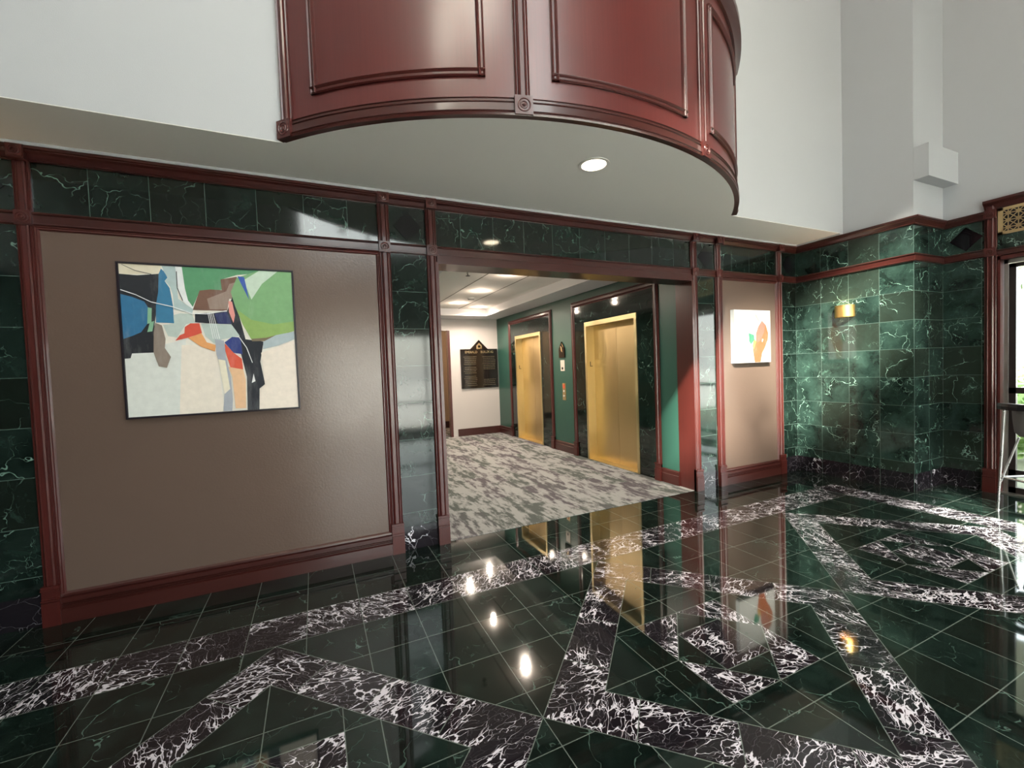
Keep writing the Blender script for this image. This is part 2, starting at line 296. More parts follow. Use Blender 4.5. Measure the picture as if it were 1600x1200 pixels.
M['woodh'] = wood('mahogany_rail', (.024, .0058, .005), (.068, .0155, .012), .30, .25, True)
M['panelwood'] = wood('mahogany_veneer', (.055, .009, .008), (.125, .021, .018), .36, .45); M['panelwood'].node_tree.nodes['Principled BSDF'].inputs['Coat Roughness'].default_value = .2
M['gold'] = metal('brushed_brass', (.70, .52, .27), .36, True)
M['goldframe'] = metal('satin_brass', (.82, .66, .36), .36)
M['brass'] = metal('polished_brass', (.90, .58, .20), .36)
M['chrome'] = metal('chrome', (.50, .50, .50), .28)
M['bronze'] = paint('dark_bronze_frame', (.02, .014, .014), .3)
M['alu'] = metal('grey_aluminium', (.48, .48, .45), .4)
M['black'] = paint('black_satin', (.008, .008, .010), .3)
M['art_black'] = paint('frame_black', (.010, .006, .012), .35)
M['grey_fab'] = paint('grey_upholstery', (.16, .155, .15), .85, .4)
M['signblack'] = paint('sign_black', (.010, .007, .006), .12)
M['signgold'] = metal('sign_gold', (.80, .62, .36), .3)
M['signdim'] = paint('sign_dim_lettering', (.10, .08, .05), .5)
M['plate'] = paint('pale_plate', (.62, .56, .48), .4)
M['red'] = paint('red_label', (.55, .08, .03), .5)
M['plastic'] = paint('white_plastic', (.75, .73, .70), .5)
M['beige'] = paint('corridor_beige', (.52, .38, .26), .6)
M['lamp'] = emit('lamp_glow', (1, .86, .62), 22.)
M['lamp_s'] = emit('small_lamp_glow', (1, .80, .55), 30.)

def glass():
    m = bpy.data.materials.new('window_glass'); m.use_nodes = True; nt = m.node_tree; nt.nodes.clear()
    out = nt.nodes.new('ShaderNodeOutputMaterial'); mx = nt.nodes.new('ShaderNodeMixShader'); tr = nt.nodes.new('ShaderNodeBsdfTransparent')
    gl = nt.nodes.new('ShaderNodeBsdfGlossy'); lw = nt.nodes.new('ShaderNodeLayerWeight'); pw = nt.nodes.new('ShaderNodeMath'); pw.operation = 'POWER'; pw.inputs[1].default_value = 5.; fr = nt.nodes.new('ShaderNodeMath'); fr.operation = 'MULTIPLY_ADD'; fr.inputs[1].default_value = .95; fr.inputs[2].default_value = .045; nt.links.new(lw.outputs['Facing'], pw.inputs[0]); nt.links.new(pw.outputs[0], fr.inputs[0])
    tr.inputs[0].default_value = (.93, .96, .94, 1); gl.inputs['Roughness'].default_value = .02
    nt.links.new(fr.outputs[0], mx.inputs[0]); nt.links.new(tr.outputs[0], mx.inputs[1]); nt.links.new(gl.outputs[0], mx.inputs[2]); nt.links.new(mx.outputs[0], out.inputs[0])
    return m
M['glass'] = glass()
def carpet():
    m, nt, b = newmat('streaky_grey_carpet'); g = G(nt); P = g.coord(); s = g.sep(P)
    # planks .25 wide running along Y
    u = g.m('DIVIDE', s[0], .25); iu = g.m('FLOOR', u)
    iv = g.m('FLOOR', g.m('DIVIDE', g.m('ADD', s[1], g.m('MULTIPLY', iu, .37)), 1.0))
    Q, r = tilecoords(g, P, g.comb(iu, iv, .5), 9.)
    mp = g.n('ShaderNodeMapping'); g.put(mp.inputs[0], Q); mp.inputs['Scale'].default_value = (3.2, 1., 1.)
    a = g.noise(mp.outputs[0], 4.2, 6, .66).outputs['Fac']
    mp2 = g.n('ShaderNodeMapping'); g.put(mp2.inputs[0], P); mp2.inputs['Scale'].default_value = (1.6, .35, 1)
    a2 = g.noise(mp2.outputs[0], 3.2, 3, .6).outputs['Fac']
    f = g.mr(g.m('ADD', g.m('MULTIPLY', a, .62), g.m('MULTIPLY', a2, .38)), .455, .535)
    fine = g.noise(P, 160., 2).outputs['Fac']
    f = g.m('ADD', g.m('MULTIPLY', f, .85), g.m('MULTIPLY', fine, .15))
    dark = g.mix(g.mr(r, .4, .6), (.085, .095, .085), (.10, .085, .095))
    g.put(b.inputs['Base Color'], g.mix(f, dark, (.38, .37, .355))); b.inputs['Roughness'].default_value = .95
    b.inputs['Specular IOR Level'].default_value = .1
    bp = g.n('ShaderNodeBump'); bp.inputs['Strength'].default_value = .4; bp.inputs['Distance'].default_value = .004
    g.put(bp.inputs['Height'], fine); nt.links.new(bp.outputs[0], b.inputs['Normal'])
    return m
M['carpet'] = carpet()
def leafmat(name, a, b_):
    m, nt, b = newmat(name); g = G(nt); P = g.coord()
    g.put(b.inputs['Base Color'], g.mix(g.noise(P, 9., 4, .7).outputs['Fac'], a, b_)); b.inputs['Roughness'].default_value = .6; return m
M['leaf'] = leafmat('shrub_leaf', (.07, .17, .03), (.28, .42, .12))
M['leaf2'] = leafmat('tree_leaf', (.03, .09, .02), (.13, .25, .06))
M['bark'] = leafmat('bark', (.05, .035, .025), (.12, .09, .07))
M['ground'] = leafmat('pale_paving', (.66, .65, .62), (.78, .76, .72)); M['grass'] = leafmat('rough_grass', (.06, .075, .04), (.17, .18, .12))
def brick():
    m, nt, b = newmat('red_brick'); g = G(nt); P = g.coord()
    x = g.n('ShaderNodeTexBrick'); mp = g.n('ShaderNodeMapping'); g.put(mp.inputs[0], P); mp.inputs['Rotation'].default_value = (PI/2, 0, PI/2)
    nt.links.new(mp.outputs[0], x.inputs['Vector']); x.inputs['Scale'].default_value = 4.
    x.inputs['Color1'].default_value = (.30, .09, .06, 1); x.inputs['Color2'].default_value = (.36, .13, .08, 1); x.inputs['Mortar'].default_value = (.45, .42, .38, 1)
    nt.links.new(x.outputs['Color'], b.inputs['Base Color']); b.inputs['Roughness'].default_value = .8; return m
M['brick'] = brick()

# ------------------------------------------------------------------ dimensions
ZR0, ZR1 = 2.44, 2.52        # lower rail
ZC0, ZC1 = 2.82, 2.898       # crown
ZS = 2.92                    # soffit
YW = -.56                    # white upper wall
ZT = 9.8                     # ceiling
XL, YB = -9.2, -6.6          # left wall, back wall
XC, YC = .62, -1.22          # column notch
OX0, OX1, OZ = -4.765, -1.862, 2.387   # lift-lobby opening
HX = -1.862                  # green lift wall
HY = 5.65                    # far wall of the lift lobby

# floor
struct(MB().box(XL, XC, YB, 0, -.04, 0).build('floor', M['floor']))
struct(MB().box(-8.2, HX+.15, 0, 8.2, -.04, .004).build('floor_hall', M['carpet']))

# main wall (lower, marble)
w = MB()
w.box(XL, OX0, 0, .2, 0, ZS); w.box(OX1, 0, 0, .2, 0, ZS); w.box(OX0, OX1, 0, .2, OZ, ZS)
struct(w.build('wall_main', M['marble_y']))
# brown painted panels
struct(MB().box(-7.235, -5.235, -.006, 0, .1, 2.45).build('wall_panel_wide', M['brown']))
struct(MB().box(-1.385, -.40, -.006, 0, .1, 2.45).build('wall_panel_narrow', M['brown']))
# upper white wall and soffit
struct(MB().box(XL, 0, YW, .2, ZS, ZT).build('wall_upper', M['white']))
struct(MB().box(XL, 0, YW+.001, 0, ZS-.004, ZS).build('ceiling_soffit', M['soffit']))
# little pale fillet over the crown
struct(MB().sweep([(XL, 0, ZS-.022), (0, 0, ZS-.022), (0, YW, ZS-.022)], (0, 0, 1), [(0, 0), (0, .018), (.062, .018), (.062, 0)]).build('trim_fillet', M['white']))
# right wall: projecting column A/B and wall C
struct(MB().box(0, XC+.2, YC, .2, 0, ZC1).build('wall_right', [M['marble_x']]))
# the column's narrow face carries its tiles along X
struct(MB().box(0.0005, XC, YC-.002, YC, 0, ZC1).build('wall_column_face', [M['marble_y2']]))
struct(MB().box(0, XC+.2, YC, .2, ZC1, ZT).build('wall_right_upper', M['white']))
w = MB()
DY0, DY1, DZ = -1.645, -3.50, 2.42
w.box(XC, XC+.2, DY0, YC, 0, ZC1); w.box(XC, XC+.2, YB, DY1, 0, ZC1); w.box(XC, XC+.2, DY1, DY0, DZ, ZC1+.09)
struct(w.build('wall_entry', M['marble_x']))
w = MB(); w.box(XC, XC+.2, DY0, YC, ZC1, ZT); w.box(XC, XC+.2, YB, DY1, ZC1, ZT); w.box(XC, XC+.2, DY1, DY0, ZC1+.09, ZT)
struct(w.build('wall_entry_upper', M['white']))
# box bulkhead filling the notch
struct(MB().box(0.0, XC, YC-.125, YC-.002, 3.27, 3.60).build('wall_bulkhead', M['white']))
# left wall, ceiling
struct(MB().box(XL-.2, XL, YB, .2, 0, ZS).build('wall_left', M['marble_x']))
struct(MB().box(XL-.2, XL, YB, .2, ZS, ZT).build('wall_left_upper', M['white']))
struct(MB().box(XL-.2, XC+.2, YB-.2, .2, ZT, ZT+.2).build('ceiling', M['white']))

# back wall with storefront glazing, a high band and one tall window with round tracery
holes = [(-5.7, .3, .12, 2.36), (-5.9, -3.1, 4.25, 5.9), (-9.0, -5.4, 7.6, 9.45), (-4.75, -3.55, 5.5, 9.3)]
SX0, SX1, SZ0, SZ1 = holes[2]
xs = sorted({XL, XC+.2} | {h[0] for h in holes} | {h[1] for h in holes}); zs = sorted({0, ZT} | {h[2] for h in holes} | {h[3] for h in holes})
w = MB()
for xa, xb in zip(xs, xs[1:]):
    run = None
    for za, zb in zip(zs, zs[1:]):
        open_ = any(h[0] < (xa+xb)/2 < h[1] and h[2] < (za+zb)/2 < h[3] for h in holes)
        if not open_:
            if run is None: run = za
        elif run is not None: w.box(xa, xb, YB-.2, YB, run, za); run = None
    if run is not None: w.box(xa, xb, YB-.2, YB, run, ZT)
for sx, q in ((SX1, -1), (SX0, 1)):
    w.prism([(sx, YB-.2, SZ1+.01), (sx, YB-.2, SZ1-.66), (sx+q*.4, YB-.2, SZ1-.38), (sx+q*.9, YB-.2, SZ1-.15), (sx+q*1.5, YB-.2, SZ1+.01)][::q], (0, 1, 0), .2)
struct(fixn(w.build('wall_back', M['white'])))
struct(MB().box(-5.0, -4.82, YB-2.1, YB-.2, 5.2, 12).build('sun_block_fin', M['white']))  # unseen fin added outside to keep sun out of the tall window
def window(n, x0, x1, z0, z1, nx, zs, fr=.05):
    e = struct(empty('window_%d' % n, ((x0+x1)/2, YB-.1, z0)))
    f = MB(); y0, y1 = YB-.13, YB-.06
    f.box(x0, x1, y0, y1, z0, z0+fr); f.box(x0, x1, y0, y1, z1-fr, z1)
    for i in range(nx+1):
        x = x0 + (x1-x0)*i/nx; f.box(max(x0, x-fr/2), min(x1, x+fr/2), y0, y1, z0, z1)
    for z in zs: f.box(x0, x1, y0, y1, z-fr/2, z+fr/2)
    f.build('window_frame', M['bronze'], e)
    MB().box(x0, x1, YB-.1, YB-.094, z0, z1).build('pane', M['glass'], e)
    return e
window(1, *holes[0], 5, [.75])
window(2, *holes[1], 2, [])
window(4, *holes[3], 1, [7.4])
e = window(3, SX0, SX1, SZ0, SZ1, 1, [])
f = MB()
cx, cz, rr = -7.45, 8.10, .36
f.sweep([(cx+rr*math.cos(a), YB-.1, cz+rr*math.sin(a)) for a in [2*PI*i/40 for i in range(40)]], (0, 1, 0), [(-.035, -.03), (-.035, .03), (.035, .03), (.035, -.03)], closed=True)
f.box(cx-.05, cx+.05, YB-.13, YB-.07, SZ0, cz+rr)
for sx in (-1, 1):
    f.prism([(cx, YB-.13, cz-rr-.03), (cx, YB-.13, cz-rr+.06), (cx+sx*rr*.95, YB-.13, cz+.06), (cx+sx*rr*.95, YB-.13, cz-.03)], (0, 1, 0), .06)
f.build('round_tracery', M['bronze'], e)

# ------------------------------------------------------------------ mouldings
RAIL = [(0, 0), (.010, 0), (.022, .006), (.022, .012), (.016, .015), (.016, .062), (.026, .066), (.030, .072), (.026, .079), (0, .080)]
CROWN = [(0, 0), (.014, 0), (.020, .006), (.016, .012), (.020, .018), (.034, .040), (.050, .050), (.050, .056), (.060, .060), (.060, .076), (0, .078)]
trim_n = [0]
def trim(mb, mat='woodh', **k):
    trim_n[0] += 1
    return struct(mb.build('trim_%d' % trim_n[0], M[mat]))
RP = [(XL, 0), (0, 0), (0, YC), (XC, YC), (XC, -1.56)]
trim(MB().sweep([(x, y, ZR0) for x, y in RP], (0, 0, 1), RAIL))
trim(MB().sweep([(x, y, ZC0) for x, y in RP], (0, 0, 1), CROWN))
# opening header and lining
LIN = MB(); LIN.box(OX0-.004, OX1+.004, -.03, .22, OZ-.012, OZ+.056); trim(LIN)
J = MB(); J.box(OX1-.006, OX1+.03, -.028, .215, 0, OZ); trim(J, 'wood')
J = MB(); J.box(OX0-.03, OX0+.006, -.028, .215, 0, OZ); trim(J, 'wood')
# black marble base
BH = .19
def base(path, mat): trim(MB().sweep([(x, y, 0) for x, y in path], (0, 0, 1), [(0, 0), (0, BH), (.006, BH), (.006, 0)]), mat)
base([(XL, 0), (-7.32, 0)], 'base_y'); base([(-5.15, 0), (-4.85, 0)], 'base_y'); base([(-1.77, 0), (-1.483, 0)], 'base_y'); base([(-.30, 0), (0, 0)], 'base_y')
base([(0, 0), (0, YC)], 'base_x'); base([(0, YC), (XC, YC)], 'base_y'); base([(XC, YC), (XC, -1.56)], 'base_x')

def fluted(w_, d):   # profile across width w_, standing d proud: (m across, f proud)
    return [(0, 0), (0, d*.45), (w_*.06, d*.62), (w_*.12, d*.45), (w_*.17, d*.45), (w_*.20, d*.8), (w_*.30, d), (w_*.36, d*.78), (w_*.64, d*.78), (w_*.70, d),
            (w_*.80, d*.8), (w_*.83, d*.45), (w_*.88, d*.45), (w_*.94, d*.62), (w_, d*.45), (w_, 0)]
def upright(mb, x, yb, w_, z0, z1, d, axis='x', sgn=-1):
    """a fluted strip from z0 to z1. axis x: runs on a wall facing -y from x to x+w; axis y: wall X=x facing -x, from y=yb down to yb-w"""
    pr = fluted(w_, d); n = len(pr)
    vs = []
    for z in (z0, z1):
        for m, f in pr:
            vs.append((x+m, yb-f, z) if axis == 'x' else (x-f, yb-m, z))
    mb.add(vs, [(i, (i+1) % n, n+(i+1) % n, n+i) for i in range(n)] + [tuple(range(n))[::-1], tuple(range(n, 2*n))])
def rosette(name, c, nrm, size, parent, rad=None, d=.012):
    """square block with turned rings; c centre on the wall, nrm outward"""
    nrm = Vector(nrm).normalized(); up = Vector((0, 0, 1)); sd = up.cross(nrm); c = Vector(c); h = size/2
    b = MB(); b.prism([c+sd*a+up*q for a, q in ((-h, -h), (h, -h), (h, h), (-h, h))], nrm, d)
    r = rad or size*.40
    b.lathe(c+nrm*d, nrm, [(r, 0), (r*.96, .003), (r*.85, .004), (r*.78, .000), (r*.62, .0005), (r*.55, .004), (r*.45, .004), (r*.38, 0), (r*.25, .001), (r*.2, .006), (0.0001, .008)], 28)
    return b.build(name, M['wood'], parent)
def plinth(parent, x, y, w_, h, d, axis='x'):
    b = MB(); z = [0, h*.60, h*.64, h*.67, h*.71, h*.74, h*.90, h*.93, h]
    dd = [d, d, d*.86, d*1.1, d*.86, d*.8, d*.8, d*1.05, d*.9]
    for i in range(len(z)-1):
        q = dd[i+1] if i else d
        o = .004
        if axis == 'x': b.box(x-o, x+w_+o, y-q, y, z[i], z[i+1])
        else: b.box(x-q, x, y-w_-o, y+o, z[i], z[i+1])
    return b.build('plinth', M['wood'], parent)
pil_n = 0
for (x0, x1) in [(-7.322, -7.245), (-5.237, -5.148), (-4.853, -4.765), (-1.864, -1.768), (-1.483, -1.387), (-.399, -.301)]:
    w_ = x1-x0
    e = struct(empty('trim_pilaster' if pil_n == 0 else 'trim_pilaster.%03d' % pil_n, (x0, 0, 0))); pil_n += 1
    s1 = MB(); upright(s1, x0, 0, w_, .2, ZR0+.02, .034); s1.build('shaft', M['wood'], e)
    s2 = MB(); upright(s2, x0, 0, w_, ZR1-.01, ZC0+.03, .030); s2.build('upper_shaft', M['wood'], e)
    plinth(e, x0, 0, w_, .245, .048)
    b = MB(); b.box(x0, x1, -.034, 0, ZR0-.004, ZR1+.004); b.build('block', M['wood'], e)
    rosette('rosette', ((x0+x1)/2, -.034, (ZR0+ZR1)/2), (0, -1, 0), w_-.004, e, .034, .006)
    b = MB(); b.box(x0, x1, -.066, 0, ZC0-.004, ZC1); b.build('crown_block', M['wood'], e)
    rosette('crown_rosette', ((x0+x1)/2, -.066, (ZC0+ZC1)/2), (0, -1, 0), .07, e, .028, .004)

# panel edge trims and wooden baseboards of the two brown panels
BASEP = [(0, 0), (0, .186), (.010, .186), (.020, .176), (.022, .164), (.012, .162), (.012, .157), (.032, .153), (.032, .128), (.020, .125), (.020, .119), (.032, .116), (.020, .112), (.020, .107), (.032, .104), (.022, .100), (.022, .094), (.040, .088), (.042, 0)]
for a, b_ in ((-7.245, -5.237), (-1.387, -.399)):
    trim(MB().sweep([(a, 0, 0), (b_, 0, 0)], (0, 0, 1), BASEP))
    t = MB()
    # thin inner bead round the panel
    t.sweep([(a, -.005, .18), (a, -.005, ZR0-.002), (b_, -.005, ZR0-.002), (b_, -.005, .18)], (0, -1, 0), [(0, 0), (0, .016), (.005, .018), (.010, .012), (.016, .013), (.024, .005), (.024, 0)])
    trim(t, 'wood')
# dark diamonds in the frieze cells between pilasters
zc = (ZR1+ZC0)/2+.0
def diamond(c, nrm, r, rz):
    nrm = Vector(nrm); sd = Vector((0, 0, 1)).cross(nrm); c = Vector(c)
    trim(MB().prism([c-sd*r, c-Vector((0, 0, rz)), c+sd*r, c+Vector((0, 0, rz))], nrm, .0035), 'inlay')
diamond((-5.0, 0, 2.665), (0, -1, 0), .115, .125)
diamond((-1.626, 0, 2.665), (0, -1, 0), .115, .125)
diamond((-.15, 0, 2.665), (0, -1, 0), .115, .125)
diamond((-7.49, 0, 2.665), (0, -1, 0), .125, .125)
diamond((XC, -1.405, 2.665), (-1, 0, 0), .13, .125)

# ------------------------------------------------------------------ balcony
bal = tag(empty('balcony', (-3.87, -1.3, ZS)), 'curved dark red mahogany balcony front with framed panels jutting over the lobby', 'balcony')
CX, CY, R_ = -3.87, 1.31, 2.73
A0 = math.radians(46.6)
def arc(a, r=R_, z=0.): return (CX + r*math.sin(a), CY - r*math.cos(a), z)
def arcpath(a0, a1, z, r=R_, n=48): return [arc(a0+(a1-a0)*i/n, r, z) for i in range(n+1)]
ZB = 4.30
# underside slab
b = MB(); pts = arcpath(-A0, A0, ZS-.004, R_-.01, 64)
b.add(pts + [(p[0], p[1], ZS+.12) for p in pts], [tuple(range(len(pts)))[::-1], tuple(range(len(pts), 2*len(pts)))])
b.build('soffit', M['soffit'], bal)
# veneer drum
b = MB(); b.sweep(arcpath(-A0, A0, ZS), (0, 0, 1), [(0, 0), (0, ZB-ZS), (-.08, ZB-ZS), (-.08, 0)], smooth=True); b.build('veneer_panel', M['panelwood'], bal)
# bottom moulding
BM = [(0, -.006), (.030, -.006), (.034, .004), (.028, .012), (.034, .018), (.024, .026), (.022, .066), (.028, .072), (.018, .080), (.018, .090), (.024, .095), (.014, .102), (0, .104)]
b = MB(); b.sweep(arcpath(-A0, A0, ZS, R_, 80), (0, 0, 1), BM, smooth=True); b.build('bottom_moulding', M['woodh'], bal)
b = MB(); b.sweep(arcpath(-A0, A0, ZB-.10), (0, 0, 1), [(0, 0), (.02, 0), (.03, .02), (.05, .05), (.07, .07), (.07, .12), (-.12, .12), (-.12, .10), (0, .10)], smooth=True); b.build('top_rail', M['woodh'], bal)
def ring_frame(a0, a1, z0, z1):
    P = [arc(a0+(a1-a0)*i/24, R_, z0) for i in range(25)] + [arc(a1-(a1-a0)*i/24, R_, z1) for i in range(25)]
    prof = [(0, 0), (.012, 0), (.018, .006), (.012, .012), (.012, .024), (.020, .030), (.024, .036), (.016, .042), (0, .044)]
    # horizontals: swept round the drum; verticals: straight
    bb = MB()
    bb.sweep(arcpath(a0, a1, z0, R_, 24), (0, 0, 1), prof, smooth=True); bb.sweep(arcpath(a0, a1, z1-.044, R_, 24), (0, 0, 1), prof, smooth=True)
    for a, s_ in ((a0, 1), (a1, -1)):
        n_ = Vector((math.sin(a), -math.cos(a), 0)); t_ = Vector((math.cos(a), math.sin(a), 0))*s_; c = Vector(arc(a, R_, 0))
        k = len(prof); vs = []
        for z in (z0, z1):
            for m, f in prof: vs.append(c + n_*m + t_*f + Vector((0, 0, z)))
        bb.add(vs, [(i, (i+1) % k, k+(i+1) % k, k+i) for i in range(k)] + [tuple(range(k))[::-1], tuple(range(k, 2*k))])
    return bb.build('panel_moulding', M['wood'], bal)
for a0, a1 in ((-41.6, -19.5), (-11.3, 11.0), (17.8, 41.6)):
    ring_frame(math.radians(a0), math.radians(a1), 3.14, 4.06)
for ang in (-45.6, -15.1, 15.1, 45.6):
    a = math.radians(ang); n_ = Vector((math.sin(a), -math.cos(a), 0)); t_ = Vector((math.cos(a), math.sin(a), 0)); c = Vector(arc(a, R_, 0))
    pr = fluted(.085, .030); k = len(pr); vs = []
    for z in (ZS+.10, ZB-.09):
        for m, f in pr: vs.append(c + n_*f + t_*(m-.0425) + Vector((0, 0, z)))
    b = MB(); b.add(vs, [(i, (i+1) % k, k+(i+1) % k, k+i) for i in range(k)] + [tuple(range(k))[::-1], tuple(range(k, 2*k))]); b.build('pilaster', M['wood'], bal)
    rosette('rosette', c+n_*.0 + Vector((0, 0, ZS+.049)), n_, .106, bal, .040, .042)

# ------------------------------------------------------------------ lift lobby
HZ, HT = 2.62, 2.76
def hallwall(ya, yb, z0=0, z1=HZ+.2): return (HX, HX+.02, ya, yb, z0, z1)
E1, E2 = (.895, 2.09), (3.55, 4.66)   # door openings (near, far)
w = MB()
S1, S2 = (.50, 2.46), (3.12, 4.98)
w.box(HX, HX+.14, .2, E1[0], 0, HZ+.15); w.box(HX, HX+.14, E1[1], E2[0], 0, HZ+.15); w.box(HX, HX+.14, E2[1], HY, 0, HZ+.15)
for a, b_ in (E1, E2): w.box(HX, HX+.14, a, b_, 2.147, HZ+.15)
struct(w.build('wall_hall_right', M['green']))
struct(MB().box(HX-.004+.005, HX+.02, .2, .215, 0, 2.6).build('wall_hall_return', M['green']))
struct(MB().box(-4.98, -4.85, .2, HY, 0, HZ+.15).build('wall_hall_left', M['green']))
FX = -3.0
w = MB(); w.box(FX, HX+.14, HY, HY+.12, 0, HZ+.15); w.box(-4.98, FX, HY, HY+.12, 2.36, HZ+.15)
struct(w.build('wall_hall_far', M['hallwhite']))
struct(MB().box(FX-.05, FX, HY-.01, HY+.13, 0, 2.36).build('trim_door_casing', M['wood']))
struct(MB().box(-8, HX+.15, 7.3, 7.4, 0, 2.8).build('wall_corridor', M['beige']))
struct(MB().box(-8, HX+.15, 7.28, 7.3, 0, .17).build('baseboard_corridor', M['woodh']))
struct(MB().box(-8, HX+.15, HY+.12, 7.4, 2.62, 2.7).build('ceiling_corridor', M['ceiltile']))
struct(MB().box(-8.2, -4.98, HY, HY+.1, 0, 2.8).build('wall_corridor_near', M['hallwhite']))
struct(MB().box(HX+.14, HX+.2, HY+.12, 7.4, 0, 2.8).build('wall_corridor_end', M['beige']))
struct(MB().box(-8.2, -8.0, HY, 7.4, 0, 2.8).build('wall_corridor_side', M['beige']))
# dropped border and tray
TX0, TX1, TY0, TY1 = -4.35, -2.34, .75, 5.08
w = MB(); w.box(-4.85, HX, .2, TY0, HZ, HZ+.15); w.box(-4.85, HX, TY1, HY, HZ, HZ+.15); w.box(-4.85, TX0, TY0, TY1, HZ, HZ+.15); w.box(TX1, HX, TY0, TY1, HZ, HZ+.15)
struct(w.build('ceiling_hall_border', M['hallborder']))
struct(MB().box(-4.85, HX, .2, HY, HT, HT+.1).build('ceiling_hall', M['ceiltile']))
for x in (-3.56, -2.95):
    trim(MB().box(x-.006, x+.006, TY0, TY1, HT-.003, HT), 'groove')
# baseboards
def hb(ya, yb): trim(MB().sweep([(HX, yb, 0), (HX, ya, 0)], (0, 0, 1), [(0, 0), (0, .175), (.010, .175), (.018, .16), (.018, .12), (.024, .115), (.024, 0)]))
hb(.215, S1[0]); hb(S1[1], S2[0]); hb(S2[1], HY)
struct(MB().box(FX+.11, HX-.02, HY-.018, HY, 0, .165).build('baseboard_far', M['woodh']))
def elevator(y0, y1, s0, s1, ztop, label):
    e = tag(empty('elevator', (HX, (y0+y1)/2, 0)), label, 'elevator', 'elevators in the green lobby wall')
    X = HX
    b = MB(); b.box(X-.008, X, s0+.08, y0, 0, ztop-.06); b.box(X-.008, X, y1, s1-.08, 0, ztop-.06); b.box(X-.008, X, y0, y1, 2.147, ztop-.06)
    b.build('marble_surround', M['marble_hall'], e)
    b = MB(); b.sweep([(X, s1, 0), (X, s1, ztop), (X, s0, ztop), (X, s0, 0)], (-1, 0, 0),
        [(0, 0), (0, .018), (.010, .026), (.022, .016), (.030, .030), (.060, .030), (.068, .016), (.078, .022), (.09, .012), (.09, 0)])
    b.build('wood_architrave', M['wood'], e)
    for ya in (s0, s1-.09):
        b = MB(); b.box(X-.044, X, ya-.004, ya+.094, 0, .15); b.box(X-.036, X, ya, ya+.09, .15, .21); b.box(X-.044, X, ya-.004, ya+.094, .21, .225); b.build('plinth', M['wood'], e)
    # brass frame: face + reveals
    t = .045; dp = .15
    b = MB(); b.box(X-.018, X+dp, y0, y0+t, 0, 2.147); b.box(X-.018, X+dp, y1-t, y1, 0, 2.147); b.box(X-.018, X+dp, y0+t, y1-t, 2.147-t-.02, 2.147)
    b.build('brass_frame', M['goldframe'], e)
    ym = (y0+y1)/2
    for a, c in ((y0+t, ym-.002), (ym+.002, y1-t)):
        MB().box(X+dp-.02, X+dp+.01, a, c, .01, 2.10).build('door_panel', M['gold'], e)
    MB().box(X-.01, X+dp, y0+t, y1-t, 0, .012).build('sill', M['goldframe'], e)
    # floor mark on the reveal that faces the viewer
    c = bpy.data.curves.new('L', 'FONT'); c.body = 'L'; c.size = .11; c.extrude = .001
    to = bpy.data.objects.new('tmp', c); COL.objects.link(to); bpy.context.view_layer.update()
    me = bpy.data.meshes.new_from_object(to.evaluated_get(bpy.context.evaluated_depsgraph_get())); bpy.data.objects.remove(to)
    me.materials.append(M['black'])
    o = bpy.data.objects.new('floor_mark', me); COL.objects.link(o); o.parent = e
    o.location = Vector((X+.035, y1-t-.002, 1.46)) - e.location; o.rotation_euler = (PI/2, 0, 0)
    return e
elevator(E1[0], E1[1], S1[0], S1[1], 2.505, 'brass elevator doors nearest the opening, in a dark marble surround')
elevator(E2[0], E2[1], S2[0], S2[1], 2.495, 'farther brass elevator doors, beside the white wall with the directory')
# dark room behind the lift doors is never seen

def text(s, size, mat, loc, rot, parent, name='lettering', sx=1., align='CENTER', ext=.002):
    c = bpy.data.curves.new(name, 'FONT'); c.body = s; c.size = size; c.extrude = ext; c.align_x = align
    to = bpy.data.objects.new('tmp', c); COL.objects.link(to); bpy.context.view_layer.update()
    me = bpy.data.meshes.new_from_object(to.evaluated_get(bpy.context.evaluated_depsgraph_get())); bpy.data.objects.remove(to)
    me.materials.clear(); me.materials.append(mat)
    o = bpy.data.objects.new(name, me); COL.objects.link(o); o.parent = parent
    o.location = Vector(loc) - parent.location; o.rotation_euler = rot; o.scale = (sx, 1, 1); return o
# directory board
d = tag(empty('directory_sign', (-2.33, HY, 1.06)), 'black building directory board with a pointed top on the white lobby wall', 'sign')
b = MB(); b.prism([(x, HY, z) for x, z in ((-2.775, 1.064), (-1.89, 1.064), (-1.89, 1.944), (-2.123, 1.944), (-2.33, 2.149), (-2.54, 1.944), (-2.775, 1.944))], (0, -1, 0), .035); fixn(b.build('board', M['signblack'], d))
text('EMERALD', .078, M['signgold'], (-2.525, HY-.036, 1.852), (PI/2, 0, 0), d, 'lettering', .88)
text('BUILDING', .078, M['signgold'], (-2.145, HY-.036, 1.852), (PI/2, 0, 0), d, 'lettering', .88)
b = MB()   # pentagon emblem with a hollow centre
po = [(-2.395, 1.945), (-2.265, 1.945), (-2.265, 2.02), (-2.33, 2.085), (-2.395, 2.02)]; pi_ = [(-2.33+.035*math.cos(a), 2.0+.035*math.sin(a)) for a in [math.radians(x) for x in (234, 306, 18, 90, 162)]]
for i in range(5):
    j = (i+1) % 5
    b.prism([(po[i][0], HY-.035, po[i][1]), (po[j][0], HY-.035, po[j][1]), (pi_[j][0], HY-.035, pi_[j][1]), (pi_[i][0], HY-.035, pi_[i][1])], (0, -1, 0), .003)
fixn(b.build('emblem', M['signgold'], d))
rl = random.Random(4)
for cx0, cx1, skip in ((-2.71, -2.40, (5, 10)), (-2.26, -1.95, (8, 9, 10, 11, 12))):
    for i in range(17):
        if i in skip: continue
        b = MB(); z = 1.765 - i*.040; x = cx0 + (.02 if i % 4 else 0)
        while x < cx1 - .02:
            l = rl.uniform(.02, .06); l = min(l, cx1-x); b.box(x, x+l, HY-.0362, HY-.035, z, z+.011); x += l+.008
        b.build('name_strip', M['signdim'], d)

